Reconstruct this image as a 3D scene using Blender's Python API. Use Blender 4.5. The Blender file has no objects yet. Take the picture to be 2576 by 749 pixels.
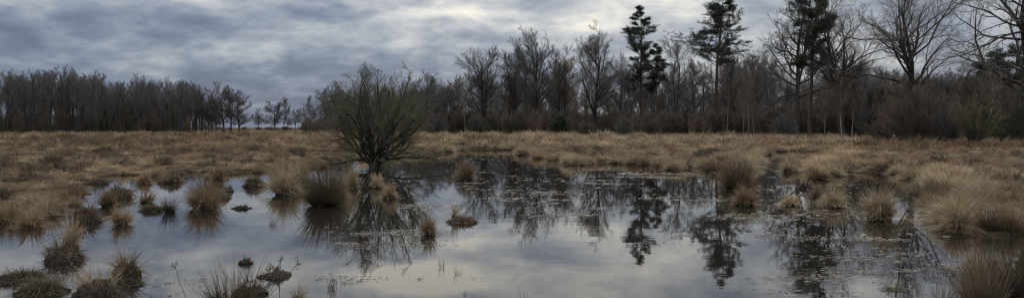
import bpy, math, random
import numpy as np
from mathutils import Vector

S = bpy.context.scene
COL = S.collection
R = math.radians
SKYG = 1.08
F = 2021.0; HOR = 320.6; CX = 1288.0; CAMH = 1.7


def P(x, y):
    """ground position of a point read off the photograph (2576 px wide)"""
    Y = CAMH * F / (y - HOR)
    return ((x - CX) / F * Y, Y)


def PX(x, Y):
    return (x - CX) / F * Y


# ------------------------------------------------------------------ materials
def new_mat(name):
    m = bpy.data.materials.new(name); m.use_nodes = True
    nt = m.node_tree; nt.nodes.clear()
    return m, nt, nt.nodes.new('ShaderNodeOutputMaterial')


def ramp(nt, stops):
    r = nt.nodes.new('ShaderNodeValToRGB')
    e = r.color_ramp.elements
    while len(e) < len(stops): e.new(0.5)
    for k, (p, c) in enumerate(stops):
        e[k].position = p; e[k].color = (*c, 1)
    return r


def blade_mat(name, stops, obj_amt=0.5, transl=0.24, rough=0.75):
    m, nt, out = new_mat(name); L = nt.links
    geo = nt.nodes.new('ShaderNodeNewGeometry'); oi = nt.nodes.new('ShaderNodeObjectInfo')
    mx = nt.nodes.new('ShaderNodeMix'); mx.data_type = 'FLOAT'; mx.inputs[0].default_value = obj_amt
    L.new(geo.outputs['Random Per Island'], mx.inputs[2]); L.new(oi.outputs['Random'], mx.inputs[3])
    r = ramp(nt, stops); L.new(mx.outputs[0], r.inputs[0])
    # broad drifts of colour over the marsh
    n = nt.nodes.new('ShaderNodeTexNoise'); n.inputs['Scale'].default_value = 0.09; n.inputs['Detail'].default_value = 3
    L.new(geo.outputs['Position'], n.inputs['Vector'])
    hs = nt.nodes.new('ShaderNodeHueSaturation')
    mr = nt.nodes.new('ShaderNodeMapRange'); mr.inputs[1].default_value = 0.35; mr.inputs[2].default_value = 0.65
    mr.inputs[3].default_value = 0.78; mr.inputs[4].default_value = 1.42
    L.new(n.outputs[0], mr.inputs[0]); L.new(mr.outputs[0], hs.inputs['Value']); L.new(r.outputs[0], hs.inputs['Color'])
    b = nt.nodes.new('ShaderNodeBsdfPrincipled'); b.inputs['Roughness'].default_value = rough
    b.inputs['Specular IOR Level'].default_value = 0.2
    L.new(hs.outputs[0], b.inputs['Base Color'])
    t = nt.nodes.new('ShaderNodeBsdfTranslucent'); L.new(hs.outputs[0], t.inputs[0])
    ms = nt.nodes.new('ShaderNodeMixShader'); ms.inputs[0].default_value = transl
    L.new(b.outputs[0], ms.inputs[1]); L.new(t.outputs[0], ms.inputs[2]); L.new(ms.outputs[0], out.inputs[0])
    return m


def rough_mat(name, c1, c2, scale=6.0, c3=None, bump=0.5, rough=0.9, dist=0.02):
    m, nt, out = new_mat(name); L = nt.links
    tc = nt.nodes.new('ShaderNodeTexCoord')
    n = nt.nodes.new('ShaderNodeTexNoise'); n.inputs['Scale'].default_value = scale; n.inputs['Detail'].default_value = 6
    n.inputs['Roughness'].default_value = 0.65
    L.new(tc.outputs['Object'], n.inputs['Vector'])
    st = [(0.32, c1), (0.62, c2)] + ([(0.8, c3)] if c3 else [])
    r = ramp(nt, st); L.new(n.outputs[0], r.inputs[0])
    b = nt.nodes.new('ShaderNodeBsdfPrincipled'); b.inputs['Roughness'].default_value = rough
    b.inputs['Specular IOR Level'].default_value = 0.2
    oi = nt.nodes.new('ShaderNodeObjectInfo'); hs = nt.nodes.new('ShaderNodeHueSaturation')
    mr = nt.nodes.new('ShaderNodeMapRange'); mr.inputs[3].default_value = 0.75; mr.inputs[4].default_value = 1.25
    L.new(oi.outputs['Random'], mr.inputs[0]); L.new(mr.outputs[0], hs.inputs['Value'])
    L.new(r.outputs[0], hs.inputs['Color']); L.new(hs.outputs[0], b.inputs['Base Color'])
    bp = nt.nodes.new('ShaderNodeBump'); bp.inputs['Strength'].default_value = bump; bp.inputs['Distance'].default_value = dist
    L.new(n.outputs[0], bp.inputs['Height']); L.new(bp.outputs[0], b.inputs['Normal'])
    L.new(b.outputs[0], out.inputs[0])
    return m


M = {}
M['straw'] = blade_mat('straw_grass', [(0.0, (.095, .06, .032)), (0.35, (.21, .15, .085)), (0.7, (.33, .25, .15)), (1, (.46, .37, .24))])
M['tawny'] = blade_mat('tawny_grass', [(0.0, (.07, .042, .024)), (0.4, (.17, .112, .062)), (0.75, (.26, .18, .105)), (1, (.36, .27, .17))])
M['brown'] = blade_mat('brown_grass', [(0.0, (.035, .024, .015)), (0.5, (.095, .064, .04)), (1, (.21, .155, .10))])
M['rush'] = blade_mat('rush_blades', [(0.0, (.022, .018, .011)), (0.45, (.055, .043, .025)), (0.75, (.13, .092, .055)), (1, (.28, .20, .125))])
M['reed'] = blade_mat('reed_blades', [(0.0, (.022, .016, .010)), (0.5, (.065, .046, .028)), (0.8, (.13, .095, .058)), (1, (.26, .20, .13))])
M['rust'] = blade_mat('rusty_grass', [(0.0, (.06, .032, .018)), (0.5, (.15, .085, .045)), (1, (.27, .17, .10))])
M['green'] = blade_mat('green_sedge', [(0.0, (.03, .028, .016)), (0.6, (.085, .070, .040)), (1, (.20, .155, .10))])
M['peat'] = rough_mat('peat_root', (.012, .009, .006), (.05, .036, .022), 18, (.10, .07, .04), 0.9, 0.95, 0.03)
M['moss'] = rough_mat('moss', (.014, .012, .007), (.04, .034, .019), 22, (.09, .072, .042), 0.9, 0.95, 0.03)
M['bark'] = rough_mat('dark_bark', (.022, .019, .015), (.052, .044, .035), 3.0, None, 0.6, 0.9)
M['bark_willow'] = rough_mat('willow_bark', (.022, .018, .013), (.055, .046, .034), 6.0, None, 0.6, 0.9)
M['twig'] = rough_mat('twig_bark', (.058, .051, .043), (.112, .098, .084), 2.0, None, 0.2, 0.9)
M['twig_red'] = rough_mat('reddish_twig', (.085, .057, .040), (.15, .105, .075), 1.0, None, 0.2, 0.9)
M['twig_olive'] = rough_mat('olive_twig', (.055, .05, .028), (.10, .088, .052), 1.0, None, 0.2, 0.9)
M['pine_bark'] = rough_mat('pine_bark', (.05, .036, .026), (.10, .07, .05), 3.0, None, 0.6, 0.9)
M['birch'] = rough_mat('birch_bark', (.07, .06, .05), (.22, .20, .17), 2.5, None, 0.4, 0.8)
M['needle'] = blade_mat('pine_needles', [(0, (.014, .018, .010)), (.6, (.028, .035, .018)), (1, (.055, .060, .033))], 0.2, 0.1)
M['needle_dark'] = blade_mat('dark_needles', [(0, (.010, .016, .009)), (.6, (.02, .03, .015)), (1, (.04, .05, .025))], 0.2, 0.1)
M['float'] = blade_mat('floating_straw', [(0, (.03, .023, .016)), (.6, (.075, .060, .043)), (1, (.19, .155, .115))], 0.0, 0.0, 0.7)


# ------------------------------------------------------------------ mesh helpers
def quads_mesh(name, V, Q, mat, smooth=False):
    me = bpy.data.meshes.new(name)
    V = np.ascontiguousarray(V, dtype=np.float32); Q = np.ascontiguousarray(Q, dtype=np.int32)
    k = Q.shape[1]; n = len(Q)
    me.vertices.add(len(V)); me.vertices.foreach_set('co', V.ravel())
    me.loops.add(n * k); me.loops.foreach_set('vertex_index', Q.ravel())
    me.polygons.add(n); me.polygons.foreach_set('loop_start', np.arange(0, n * k, k, dtype=np.int32))
    me.update(calc_edges=True); me.validate()
    if smooth: me.polygons.foreach_set('use_smooth', np.ones(n, dtype=bool))
    me.materials.append(mat)
    return me


def nrm(a):
    return a / np.maximum(np.linalg.norm(a, axis=-1, keepdims=True), 1e-9)


def tubes(Pn, Rn, s):
    """Pn [N,m,3], Rn [N,m] -> verts, quads"""
    N, m, _ = Pn.shape
    T = np.empty_like(Pn); T[:, 1:-1] = Pn[:, 2:] - Pn[:, :-2]; T[:, 0] = Pn[:, 1] - Pn[:, 0]; T[:, -1] = Pn[:, -1] - Pn[:, -2]
    T = nrm(T)
    ov = nrm(Pn[:, -1] - Pn[:, 0])
    ref = np.where(np.abs(ov[:, 2:3]) < 0.8, np.array([[0, 0, 1.]]), np.array([[1., 0, 0]]))
    n1 = nrm(np.cross(T, ref[:, None, :])); n2 = np.cross(T, n1)
    th = np.arange(s) / s * 2 * math.pi
    V = Pn[:, :, None, :] + Rn[:, :, None, None] * (np.cos(th)[None, None, :, None] * n1[:, :, None, :] + np.sin(th)[None, None, :, None] * n2[:, :, None, :])
    idx = np.arange(N * m * s).reshape(N, m, s)
    a = idx[:, :-1, :]; b = np.roll(a, -1, axis=2); d = idx[:, 1:, :]; c = np.roll(d, -1, axis=2)
    Q = np.stack([a, b, c, d], -1).reshape(-1, 4)
    return V.reshape(-1, 3), Q


def join(parts):
    V, Q, o = [], [], 0
    for v, q in parts:
        V.append(v); Q.append(q + o); o += len(v)
    return np.concatenate(V), np.concatenate(Q)


def merged(name, meshes):
    Vs, Qs, o = [], [], 0
    for me in meshes:
        v = np.empty(len(me.vertices) * 3, np.float32); me.vertices.foreach_get('co', v)
        q = np.empty(len(me.loops), np.int32); me.loops.foreach_get('vertex_index', q)
        Vs.append(v.reshape(-1, 3)); Qs.append(q.reshape(-1, 4) + o); o += len(me.vertices)
    return quads_mesh(name, np.concatenate(Vs), np.concatenate(Qs), meshes[-1].materials[0])


def perp(rng, D):
    r = rng.normal(size=D.shape)
    r -= (r * D).sum(-1, keepdims=True) * D
    return nrm(r)


def polyline(rng, start, d, length, r0, r1, m, wig, trop, grav=None):
    N = len(start)
    Pn = np.empty((N, m + 1, 3)); Dn = np.empty((N, m + 1, 3)); Pn[:, 0] = start; Dn[:, 0] = d
    up = np.array([0, 0, 1.])
    for i in range(m):
        d = nrm(d + rng.normal(size=d.shape) * wig + up * trop)
        Pn[:, i + 1] = Pn[:, i] + d * (length / m)[:, None]; Dn[:, i + 1] = d
    t = np.linspace(0, 1, m + 1)[None, :]
    Rn = r0[:, None] * (1 - t) ** 0.8 + r1[:, None] * (1 - (1 - t) ** 0.8)
    return Pn, Dn, Rn


def spawn(rng, Pn, Dn, Rn, length, nch, tmin, ang, lenf, radf, tmax=1.0, flat=0.0, stratified=True):
    """children off every polyline"""
    N, m1, _ = Pn.shape; m = m1 - 1
    if stratified:
        t = (np.arange(nch)[None, :] + rng.random((N, nch))) / nch
    else:
        t = rng.random((N, nch))
    t = tmin + (tmax - tmin) * t
    f = np.clip(t * m, 0, m - 1e-4); i = f.astype(int); fr = (f - i)[..., None]
    r = np.arange(N)[:, None]
    st = Pn[r, i] * (1 - fr) + Pn[r, i + 1] * fr
    dd = nrm(Dn[r, i] * (1 - fr) + Dn[r, i + 1] * fr)
    rr = Rn[r, i] * (1 - fr[..., 0]) + Rn[r, i + 1] * fr[..., 0]
    side = perp(rng, dd)
    if flat: side = nrm(side * np.array([1, 1, 1 - flat]))
    a = np.radians(rng.normal(ang, ang * 0.2, size=t.shape))[..., None]
    nd = nrm(dd * np.cos(a) + side * np.sin(a))
    ln = length[:, None] * lenf(t) * rng.uniform(0.7, 1.25, size=t.shape)
    return st.reshape(-1, 3), nd.reshape(-1, 3), ln.ravel(), np.maximum(rr * radf, 1e-3).ravel(), t.ravel()


def empty(name, loc, rz=0, sc=1.0):
    o = bpy.data.objects.new(name, None); COL.objects.link(o)
    o.empty_display_size = 0.3
    o.location = loc; o.rotation_euler = (0, 0, rz)
    o.scale = (sc, sc, sc) if not isinstance(sc, tuple) else sc
    return o


def tag(o, label, cat, group=None):
    o['label'] = label; o['category'] = cat
    if group: o['group'] = group
    return o


def part(name, me, parent):
    o = bpy.data.objects.new(name, me); COL.objects.link(o); o.parent = parent
    return o


def thing(name, loc, parts, label, cat, group=None, rz=0, sc=1.0):
    e = empty(name, loc, rz, sc); tag(e, label, cat, group)
    for n, me in parts: part(n, me, e)
    return e


# ------------------------------------------------------------------ tree kinds
def tree_meshes(seed, H=20, r=0.3, crown_lo=0.3, nl=16, spread=0.35, ang=48, n2=7, n3=6, n4=5, twig=0.011,
                mat='bark', tmat='twig', top_trop=0.10, wig=0.07, lean=(0, 0), fork=0, twl=0.9, prof='round', limb=0.5):
    rng = np.random.default_rng(seed)
    st = np.zeros((1, 3)); st[0, 2] = -0.3
    d = nrm(np.array([[lean[0], lean[1], 1.0]]))
    Lt = H * (0.86 if not fork else 0.80)
    p0, d0, r0 = polyline(rng, st, d, np.array([Lt]), np.array([r]), np.array([r * 0.16]), 14, wig * 0.38, 0.05)
    r0[:, 0] *= 1.35
    if prof == 'round':
        lf = lambda t: spread / 0.86 * (0.35 + 0.75 * np.sqrt(np.clip(1 - ((t - crown_lo - 0.22) / (1.02 - crown_lo)) ** 2, 0.05, 1)))
    elif prof == 'wide':
        lf = lambda t: spread / 0.86 * (1.15 - 0.75 * (t - crown_lo) / (1 - crown_lo))
    else:
        lf = lambda t: spread / 0.86 * (0.9 - 0.55 * t) * np.ones_like(t)
    s, dd, ln, rr, _ = spawn(rng, p0, d0, r0, np.array([Lt]), nl, crown_lo, ang, lf, limb)
    if fork:    # leading limbs that carry the top of the crown
        s2, dd2, ln2, rr2, _ = spawn(rng, p0, d0, r0, np.array([Lt]), fork, crown_lo * 0.95, 24, lambda t: 0.70 * (1 - t) + 0.18, 0.8, tmax=0.7)
        s = np.concatenate([s, s2]); dd = np.concatenate([dd, dd2]); ln = np.concatenate([ln, ln2]); rr = np.concatenate([rr, rr2])
    p1, d1, r1 = polyline(rng, s, dd, ln, rr, np.full(len(rr), twig * 1.5), 9, wig * 1.25, top_trop * .45)
    s, dd, l2, rr, _ = spawn(rng, p1, d1, r1, ln, n2, 0.15, 40, lambda t: 0.56 * (1.1 - 0.75 * t), 0.58)
    p2, d2, r2 = polyline(rng, s, dd, l2, np.maximum(rr, twig * 1.6), np.full(len(rr), twig * 1.2), 6, wig * 1.6, top_trop * 0.6)
    s, dd, l3, rr, _ = spawn(rng, p2, d2, r2, l2, n3 + 1, 0.10, 40, lambda t: 0.58 * (1.1 - 0.65 * t), 0.6)
    l3 = np.clip(l3, 0.35, 3.2)
    p3, d3, r3 = polyline(rng, s, dd, l3, np.maximum(rr * .8, twig * 1.2), np.full(len(rr), twig), 4, wig * 1.8, top_trop * 0.8)
    s, dd, l4, rr, _ = spawn(rng, p3, d3, r3, l3, n4, 0.1, 38, lambda t: 0.62 * (1.1 - 0.5 * t), 0.7)
    l4 = np.clip(l4 * twl, 0.25, 1.5)
    p4, d4, r4 = polyline(rng, s, dd, l4, np.full(len(rr), twig * .75), np.full(len(rr), twig * 0.45), 2, wig * 2.0, top_trop * 0.5)
    tv, tq = tubes(p0, r0, 10)
    top = max(p0[..., 2].max(), p1[..., 2].max(), p2[..., 2].max())
    k = H / max(top, p3[..., 2].max())
    lim = tubes(p1, r1, 6); cr = join([tubes(p2, r2, 4), tubes(p3, r3, 3), tubes(p4, r4, 3)])
    sc = np.array([1, 1, k]) if abs(k - 1) < 0.5 else np.array([k, k, k])
    return [('trunk', quads_mesh('trunk', tv * sc, tq, M[mat], True)),
            ('limbs', quads_mesh('limbs', lim[0] * sc, lim[1], M[mat], True)),
            ('crown', quads_mesh('crown', cr[0] * sc, cr[1], M[tmat]))]


def pine_meshes(seed, H=28, r=0.28, lo=0.5, nb=34, wid=4.2, top=1.2, dens=26, pad=0.55, sparse_lo=0, mat='pine_bark', nmat='needle', lean=(0, 0), droop=0.0, lopside=0.0):
    rng = np.random.default_rng(seed)
    d = nrm(np.array([[lean[0], lean[1], 1.0]]))
    p0, d0, r0 = polyline(rng, np.array([[0, 0, -0.3]]), d, np.array([H * 0.985]), np.array([r]), np.array([0.05]), 16, 0.02, 0.05)
    r0[:, 0] *= 1.3
    prof = lambda t: np.interp(t, [lo, lo + (1 - lo) * .2, lo + (1 - lo) * 0.45, 0.88, 1.0], [0.62, 1.0, 0.92, 0.42, 0.16])
    s, dd, ln, rr, tt = spawn(rng, p0, d0, r0, np.array([wid]), nb, lo, 78, lambda t: prof(t), 0.40)
    if lopside: ln = ln * (1 - lopside * np.sign(dd[:, 0]) * np.abs(dd[:, 0]))
    keep = ln > 0.2
    s, dd, ln, rr, tt = s[keep], dd[keep], ln[keep], rr[keep], tt[keep]
    ln *= rng.uniform(0.55, 1.2, len(ln))
    p1, d1, r1 = polyline(rng, s, dd, ln, np.maximum(rr, .035), np.full(len(rr), 0.02), 6, 0.09, 0.05 - droop)
    s2, dd2, l2, rr2, t2 = spawn(rng, p1, d1, r1, ln, 9, 0.28, 44, lambda t: 0.40 * (1.2 - 0.6 * t), 0.6, flat=0.6)
    p2, d2, r2 = polyline(rng, s2, dd2, l2, np.maximum(rr2, 0.02), np.full(len(rr2), 0.012), 3, 0.12, 0.08)
    # dead lower stubs
    parts = [tubes(p1, r1, 5), tubes(p2, r2, 3)]
    if sparse_lo:
        s3, dd3, l3, rr3, _ = spawn(rng, p0, d0, r0, np.array([wid * .5]), sparse_lo, 0.22, 80, lambda t: 0.6 + 0 * t, 0.25, tmax=lo)
        p3, d3, r3 = polyline(rng, s3, dd3, l3, rr3, np.full(len(rr3), .012), 5, 0.12, -0.02)
        parts.append(tubes(p3, r3, 4))
    # needle tufts around the outer branch nodes
    pr = np.clip(ln / (wid * .55), .25, .95)
    q2 = p2[:, 1:].reshape(-1, 3)[rng.random(len(p2) * 3) < np.repeat(np.repeat(pr, 9), 3)]
    C = np.concatenate([q2, p1[:, -1], p0[:, -1]])
    C = np.repeat(C, dens, axis=0)
    C = C + rng.normal(size=C.shape) * np.array([pad * .5, pad * .5, pad * .22])
    dr = nrm(rng.normal(size=C.shape) + np.array([0, 0, 0.5])); sd = perp(rng, dr)
    L = rng.uniform(0.12, 0.28, len(C))[:, None]; W = rng.uniform(0.022, 0.045, len(C))[:, None]
    V = np.stack([C - sd * W, C + sd * W, C + dr * L + sd * W * .6, C + dr * L - sd * W * .6], 1).reshape(-1, 3)
    Q = np.arange(len(V)).reshape(-1, 4)
    tv, tq = tubes(p0, r0, 10); bv, bq = join(parts)
    return [('trunk', quads_mesh('trunk', tv, tq, M[mat], True)), ('branches', quads_mesh('branches', bv, bq, M[mat])),
            ('needles', quads_mesh('needles', V, Q, M[nmat]))]


def bush_meshes(seed, H=4.0, W=4.6, ns=16, n2=9, n3=8, n4=0, r=0.06, twig=0.005, mat='bark_willow', tmat='twig', tilt=(8, 62), wig=0.06, trop=0.05, base_r=0.25, low=0, stump=0.0, sq=2.0):
    rng = np.random.default_rng(seed)
    az = (np.arange(ns) + rng.random(ns) * .8) / ns * 2 * math.pi * 3.0
    ti = np.radians(rng.uniform(tilt[0], tilt[1], ns))
    ti[0:low] = np.radians(rng.uniform(70, 80, low))
    dd = np.stack([np.sin(ti) * np.cos(az), np.sin(ti) * np.sin(az), np.cos(ti)], 1)
    st = np.stack([np.cos(az) * base_r * np.sin(ti), np.sin(az) * base_r * np.sin(ti), stump * rng.uniform(.1, 1.6, ns) - 0.05], 1)
    # the dome: longer for upright stems, wide at the sides
    ln = 1.0 / ((np.cos(ti) / H) ** sq + (np.sin(ti) / (W / 2)) ** sq) ** (1 / sq) * rng.uniform(0.8, 1.0, ns)
    rr = np.full(ns, r) * rng.uniform(0.6, 1.2, ns)
    p1, d1, r1 = polyline(rng, st, dd, ln, rr, np.full(ns, twig * 1.6), 10, wig, trop)
    s, d, l2, rr, _ = spawn(rng, p1, d1, r1, ln, n2, 0.10, 30, lambda t: 0.52 * (1.05 - t) + 0.10, 0.6)
    p2, d2, r2 = polyline(rng, s, d, l2, np.maximum(rr, twig * 1.6), np.full(len(rr), twig * 1.2), 6, wig * 1.3, trop)
    s, d, l3, rr, _ = spawn(rng, p2, d2, r2, l2, n3, 0.08, 28, lambda t: 0.55 * (1.1 - t) + 0.08, 0.6)
    l3 = np.clip(l3, H * 0.03, H * 0.25)
    p3, d3, r3 = polyline(rng, s, d, l3, np.full(len(rr), twig * 1.2), np.full(len(rr), twig * .8), 3, wig * 1.5, trop)
    tw = [tubes(p2, r2, 4), tubes(p3, r3, 3)]
    if n4:
        s, d, l4, rr, _ = spawn(rng, p3, d3, r3, l3, n4, 0.1, 30, lambda t: 0.7 * (1.1 - .6 * t), 0.6)
        p4, d4, r4 = polyline(rng, s, d, l4, np.full(len(rr), twig), np.full(len(rr), twig * .7), 2, wig * 1.5, trop)
        tw.append(tubes(p4, r4, 3))
    sv, sq = tubes(p1, r1, 6); tv, tq = join(tw)
    out = [('stems', quads_mesh('stems', sv, sq, M[mat], True)), ('twigs', quads_mesh('twigs', tv, tq, M[tmat]))]
    if stump:
        out.append(('root_stool', dome_mesh('root_stool', base_r * 1.1, stump, M[mat], seed, 0.3)))
    return out


# ------------------------------------------------------------------ grass kinds
def blades(rng, n, R0, H, lean=0.5, droop=0.5, w=0.006, seg=4, wind=(0, 0), hv=0.35, z0=0.0, up=0.0, dome=0.0, lock=4):
    lk = max(1, n // lock); gi = rng.integers(0, lk, n) if lock > 1 else np.arange(n)      # blades hang together in locks
    if lock == 1: lk = n
    a = (rng.random(lk) * 2 * math.pi)[gi] + rng.normal(size=n) * (.10 if lock > 1 else 0); q = np.clip(np.sqrt(rng.random(lk))[gi] + rng.normal(size=n) * (.05 if lock > 1 else 0), 0, 1)
    rad = np.stack([np.cos(a), np.sin(a), np.zeros(n)], 1)
    base = rad * (q * R0)[:, None]; base[:, 2] = z0 + dome * np.sqrt(np.clip(1 - q ** 2, 0, 1)) - 0.02
    ln = H * rng.uniform(1 - hv, 1 + hv * 0.4, n)
    le = lean * (0.25 + 0.75 * q) * rng.uniform(0.5, 1.4, lk)[gi]
    d = rad * np.sin(le)[:, None] + np.array([0, 0, 1.0]) * np.cos(le)[:, None] + rng.normal(size=(lk, 3))[gi] * (0.13 if lock < 3 else 0.26) + rng.normal(size=(n, 3)) * 0.04
    d = nrm(d)
    out = rad + np.array([wind[0], wind[1], 0]) + rng.normal(size=(lk, 3))[gi] * 0.3; out[:, 2] = 0
    dr = droop * rng.uniform(0.3, 1.5, lk)[gi]
    t = np.linspace(0, 1, seg + 1)[None, :, None]
    Pn = base[:, None, :] + d[:, None, :] * ln[:, None, None] * t + (out * (dr * ln * .55)[:, None])[:, None, :] * t ** 2
    Pn[..., 2] -= (dr * ln)[:, None] * 0.62 * t[..., 0] ** 2.4
    Pn[..., 2] = np.maximum(Pn[..., 2], 0.005)
    T = nrm(np.gradient(Pn, axis=1))
    fa = rng.random(n) * math.pi; fc = np.stack([np.cos(fa), np.sin(fa), np.zeros(n)], 1)[:, None, :]
    sd = nrm(fc - (fc * T).sum(-1, keepdims=True) * T)
    W = (w * rng.uniform(0.6, 1.3, n))[:, None, None] * (1 - 0.85 * t ** 1.5)
    V = np.stack([Pn - sd * W * .5, Pn + sd * W * .5], 2)
    idx = np.arange(n * (seg + 1) * 2).reshape(n, seg + 1, 2)
    Q = np.stack([idx[:, :-1, 0], idx[:, :-1, 1], idx[:, 1:, 1], idx[:, 1:, 0]], -1).reshape(-1, 4)
    return V.reshape(-1, 3), Q


def dome_mesh(name, R0, h, mat, seed=0, rough=0.15, ex=(1, 1)):
    rng = np.random.default_rng(seed + 99)
    nu, nv = 44, 14
    ph = np.linspace(0, 2 * math.pi, nu, endpoint=False); k1, k2, k3, ox, oy = rng.random(5) * 6.28
    V = [(0, 0, h)]
    for i in range(1, nv):
        a = i / (nv - 1) * math.pi / 2
        prof = math.cos(a) ** .8 if i < nv - 1 else 0
        rr = R0 * math.sin(a) * (1 + rough * (0.5 * np.sin(2 * ph + k1) + 0.4 * np.sin(3 * ph + k2) + .3 * np.sin(7 * ph + k3)))
        x = rr * np.cos(ph) * ex[0]; y = rr * np.sin(ph) * ex[1]
        s_ = 3.0 / R0
        b = 1 + rough * 1.6 * (vnoise(x + ox, y + oy, s_) * .6 + vnoise(x + ox, y + oy, s_ * 2.7) * .5) + rough * .35 * rng.normal(size=nu)
        z = h * prof * b if i < nv - 1 else np.full(nu, -.12)
        rj = 1 + rough * .15 * rng.normal(size=nu)
        V += list(zip(x * rj, y * rj, z))
    Fs = []
    for j in range(nu): Fs.append((0, 1 + j, 1 + (j + 1) % nu))
    for i in range(nv - 2):
        for j in range(nu):
            a = 1 + i * nu + j; b = 1 + i * nu + (j + 1) % nu
            Fs.append((a, a + nu, b + nu, b))
    me = bpy.data.meshes.new(name); me.from_pydata([tuple(map(float, v)) for v in V], [], Fs); me.update()
    for p in me.polygons: p.use_smooth = True
    me.materials.append(mat)
    return me


_lop = np.random.default_rng(1)


def fit(B, R0, H):
    v, q = B; r = _lop
    # lopsided growth: two or three heads leaning on one another, matted on one side
    out = [(v * np.array([1, 1, 1]), q)]
    for j in range(3):
        a = r.random() * 6.28; k = r.uniform(.35, .8) if j < 2 else 1.0; ca, sa = math.cos(a), math.sin(a)
        w_ = v * (np.array([k * r.uniform(.8, 1.5), k * r.uniform(.8, 1.3), k * r.uniform(.5, 1.05)]) if j < 2 else np.array([1.05, .9, .33]))
        w_ = np.stack([w_[:, 0] * ca - w_[:, 1] * sa, w_[:, 0] * sa + w_[:, 1] * ca, w_[:, 2]], 1)
        b = r.random() * 6.28; of = 1 if j < 2 else .2; w_[:, 0] += math.cos(b) * R0 * .55 * of; w_[:, 1] += math.sin(b) * R0 * .35 * of
        blades_n = len(q); keep = np.ones(blades_n, bool)
        out.append((w_, q))
    v, q = join(out); v = v.copy()
    v[:, 0] += .25 * r.normal() * v[:, 2]
    c = np.median(v[:, 0]); h = np.percentile(np.abs(v[:, :2] - [c, 0]), 97)
    v[:, :2] = (v[:, :2] - [c * .5, 0]) * min(R0 / h, 1.3); v[:, 2] *= H / np.percentile(v[:, 2], 99)
    return v, q


def tuft_meshes(kind, seed, R0, H, wind=(0, 0), dens=1.0, w=None):
    global _lop; _lop = np.random.default_rng(seed * 7 + 1)
    """R0 half width, H height of the finished tuft, at real size"""
    rng = np.random.default_rng(seed)
    n = lambda k: max(6, int(k * dens * .62))
    if kind == 'fountain':      # pale arching hair over a dark root
        B = join([blades(rng, n(520), R0 * .42, H * 1.15, 0.9, 0.75, w or .005, 5, wind, z0=H * .12),
                  blades(rng, n(240), R0 * .30, H * 1.12, 0.4, 0.35, w or .005, 5, wind, z0=H * .12)])
        return [('root_mound', dome_mesh('root_mound', R0 * .5, H * .22, M['peat'], seed)), ('blades', quads_mesh('blades', *fit(B, R0, H), M['straw']))]
    if kind == 'tawny':
        B = join([blades(rng, n(520), R0 * .5, H * 1.1, 0.9, 0.6, w or .005, 4, wind, z0=H * .1),
                  blades(rng, n(160), R0 * .4, H * 1.1, 0.35, 0.3, w or .004, 5, wind, z0=H * .1)])
        return [('root_mound', dome_mesh('root_mound', R0 * .55, H * .22, M['peat'], seed)), ('blades', quads_mesh('blades', *fit(B, R0, H), M['tawny']))]
    if kind == 'mound': H = H * .72
    if kind == 'mound':         # combed-down hair over a dome
        B = join([blades(rng, n(700), R0 * .85, H * .55, 1.3, 0.95, w or .005, 4, wind, dome=H * .52, hv=.6),
                  blades(rng, n(110), R0 * .6, H * .75, 0.6, 0.5, w or .004, 4, wind, dome=H * .5, hv=.6)])
        return [('root_mound', dome_mesh('root_mound', R0 * .84, H * .55, M['peat'], seed, .25, (1.1, .8))), ('blades', quads_mesh('blades', *fit(B, R0, H), M['brown']))]
    if kind == 'bare':          # nearly bald peat dome with twiggy litter
        B = blades(rng, n(420), R0 * .95, H * .34, 1.5, 1.0, w or .005, 3, wind, dome=H * .42, hv=.7)
        return [('root_mound', dome_mesh('root_mound', R0 * .95, H * .42, M['peat'], seed, .35, (1, .7))), ('blades', quads_mesh('blades', *fit(B, R0, H), M['brown']))]
    if kind == 'rush':          # stiff spikes fanning from one root
        B = join([blades(rng, n(620), R0 * .42, H * 1.05, 0.62, 0.10, w or .006, 4, wind, hv=.4, lock=1),
                  blades(rng, n(160), R0 * .40, H * .75, 1.25, 0.25, w or .006, 4, wind, hv=.4, lock=2)])
        return [('root_mound', dome_mesh('root_mound', R0 * .45, H * .10, M['peat'], seed)), ('blades', quads_mesh('blades', *fit(B, R0, H), M['rush']))]
    if kind == 'reed':
        B = join([blades(rng, n(520), R0 * .8, H, 0.30, 0.12, w or .006, 5, wind, hv=.5, lock=2), blades(rng, n(160), R0 * .8, H * .7, 0.9, 0.5, w or .006, 4, wind, hv=.4)])
        return [('root_mound', dome_mesh('root_mound', R0 * .7, H * .08, M['peat'], seed)), ('blades', quads_mesh('blades', *fit(B, R0, H), M['reed']))]
    if kind == 'sedge':
        B = join([blades(rng, n(420), R0 * .7, H, 0.9, 0.45, w or .006, 4, wind)])
        return [('root_mound', dome_mesh('root_mound', R0 * .7, H * .18, M['moss'], seed)), ('blades', quads_mesh('blades', *fit(B, R0, H), M['green']))]
    if kind == 'spike':         # few thin upright stalks
        B = blades(rng, n(46), R0 * .75, H, 0.25, 0.12, w or .005, 4, wind, hv=.6, lock=1)
        return [('blades', quads_mesh('blades', *fit(B, R0, H), M['brown']))]
    if kind == 'plume':         # low mound with long sparse dry stalks above it
        B1 = blades(rng, n(560), R0 * .7, H * .30, 1.3, 0.95, w or .005, 4, wind, dome=H * .34, hv=.5)
        B2 = blades(rng, n(260), R0 * .5, H * .78, 0.45, 0.35, w or .004, 6, wind, z0=H * .25, hv=.5, lock=3)
        return [('root_mound', dome_mesh('root_mound', R0 * .75, H * .38, M['peat'], seed, .2)), ('mat', quads_mesh('mat', *B1, M['brown'])),
                ('blades', quads_mesh('blades', *B2, M['tawny']))]
    if kind == 'moss':
        B = blades(rng, n(2200), R0 * .98, H * .8, 1.2, 0.7, w or .006, 3, wind, dome=H * .42, hv=.7)
        return [('root_mound', dome_mesh('root_mound', R0 * .9, H * .42, M['moss'], seed, .6, (1, .6))), ('blades', quads_mesh('blades', *fit(B, R0, H), M['green']))]


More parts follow.
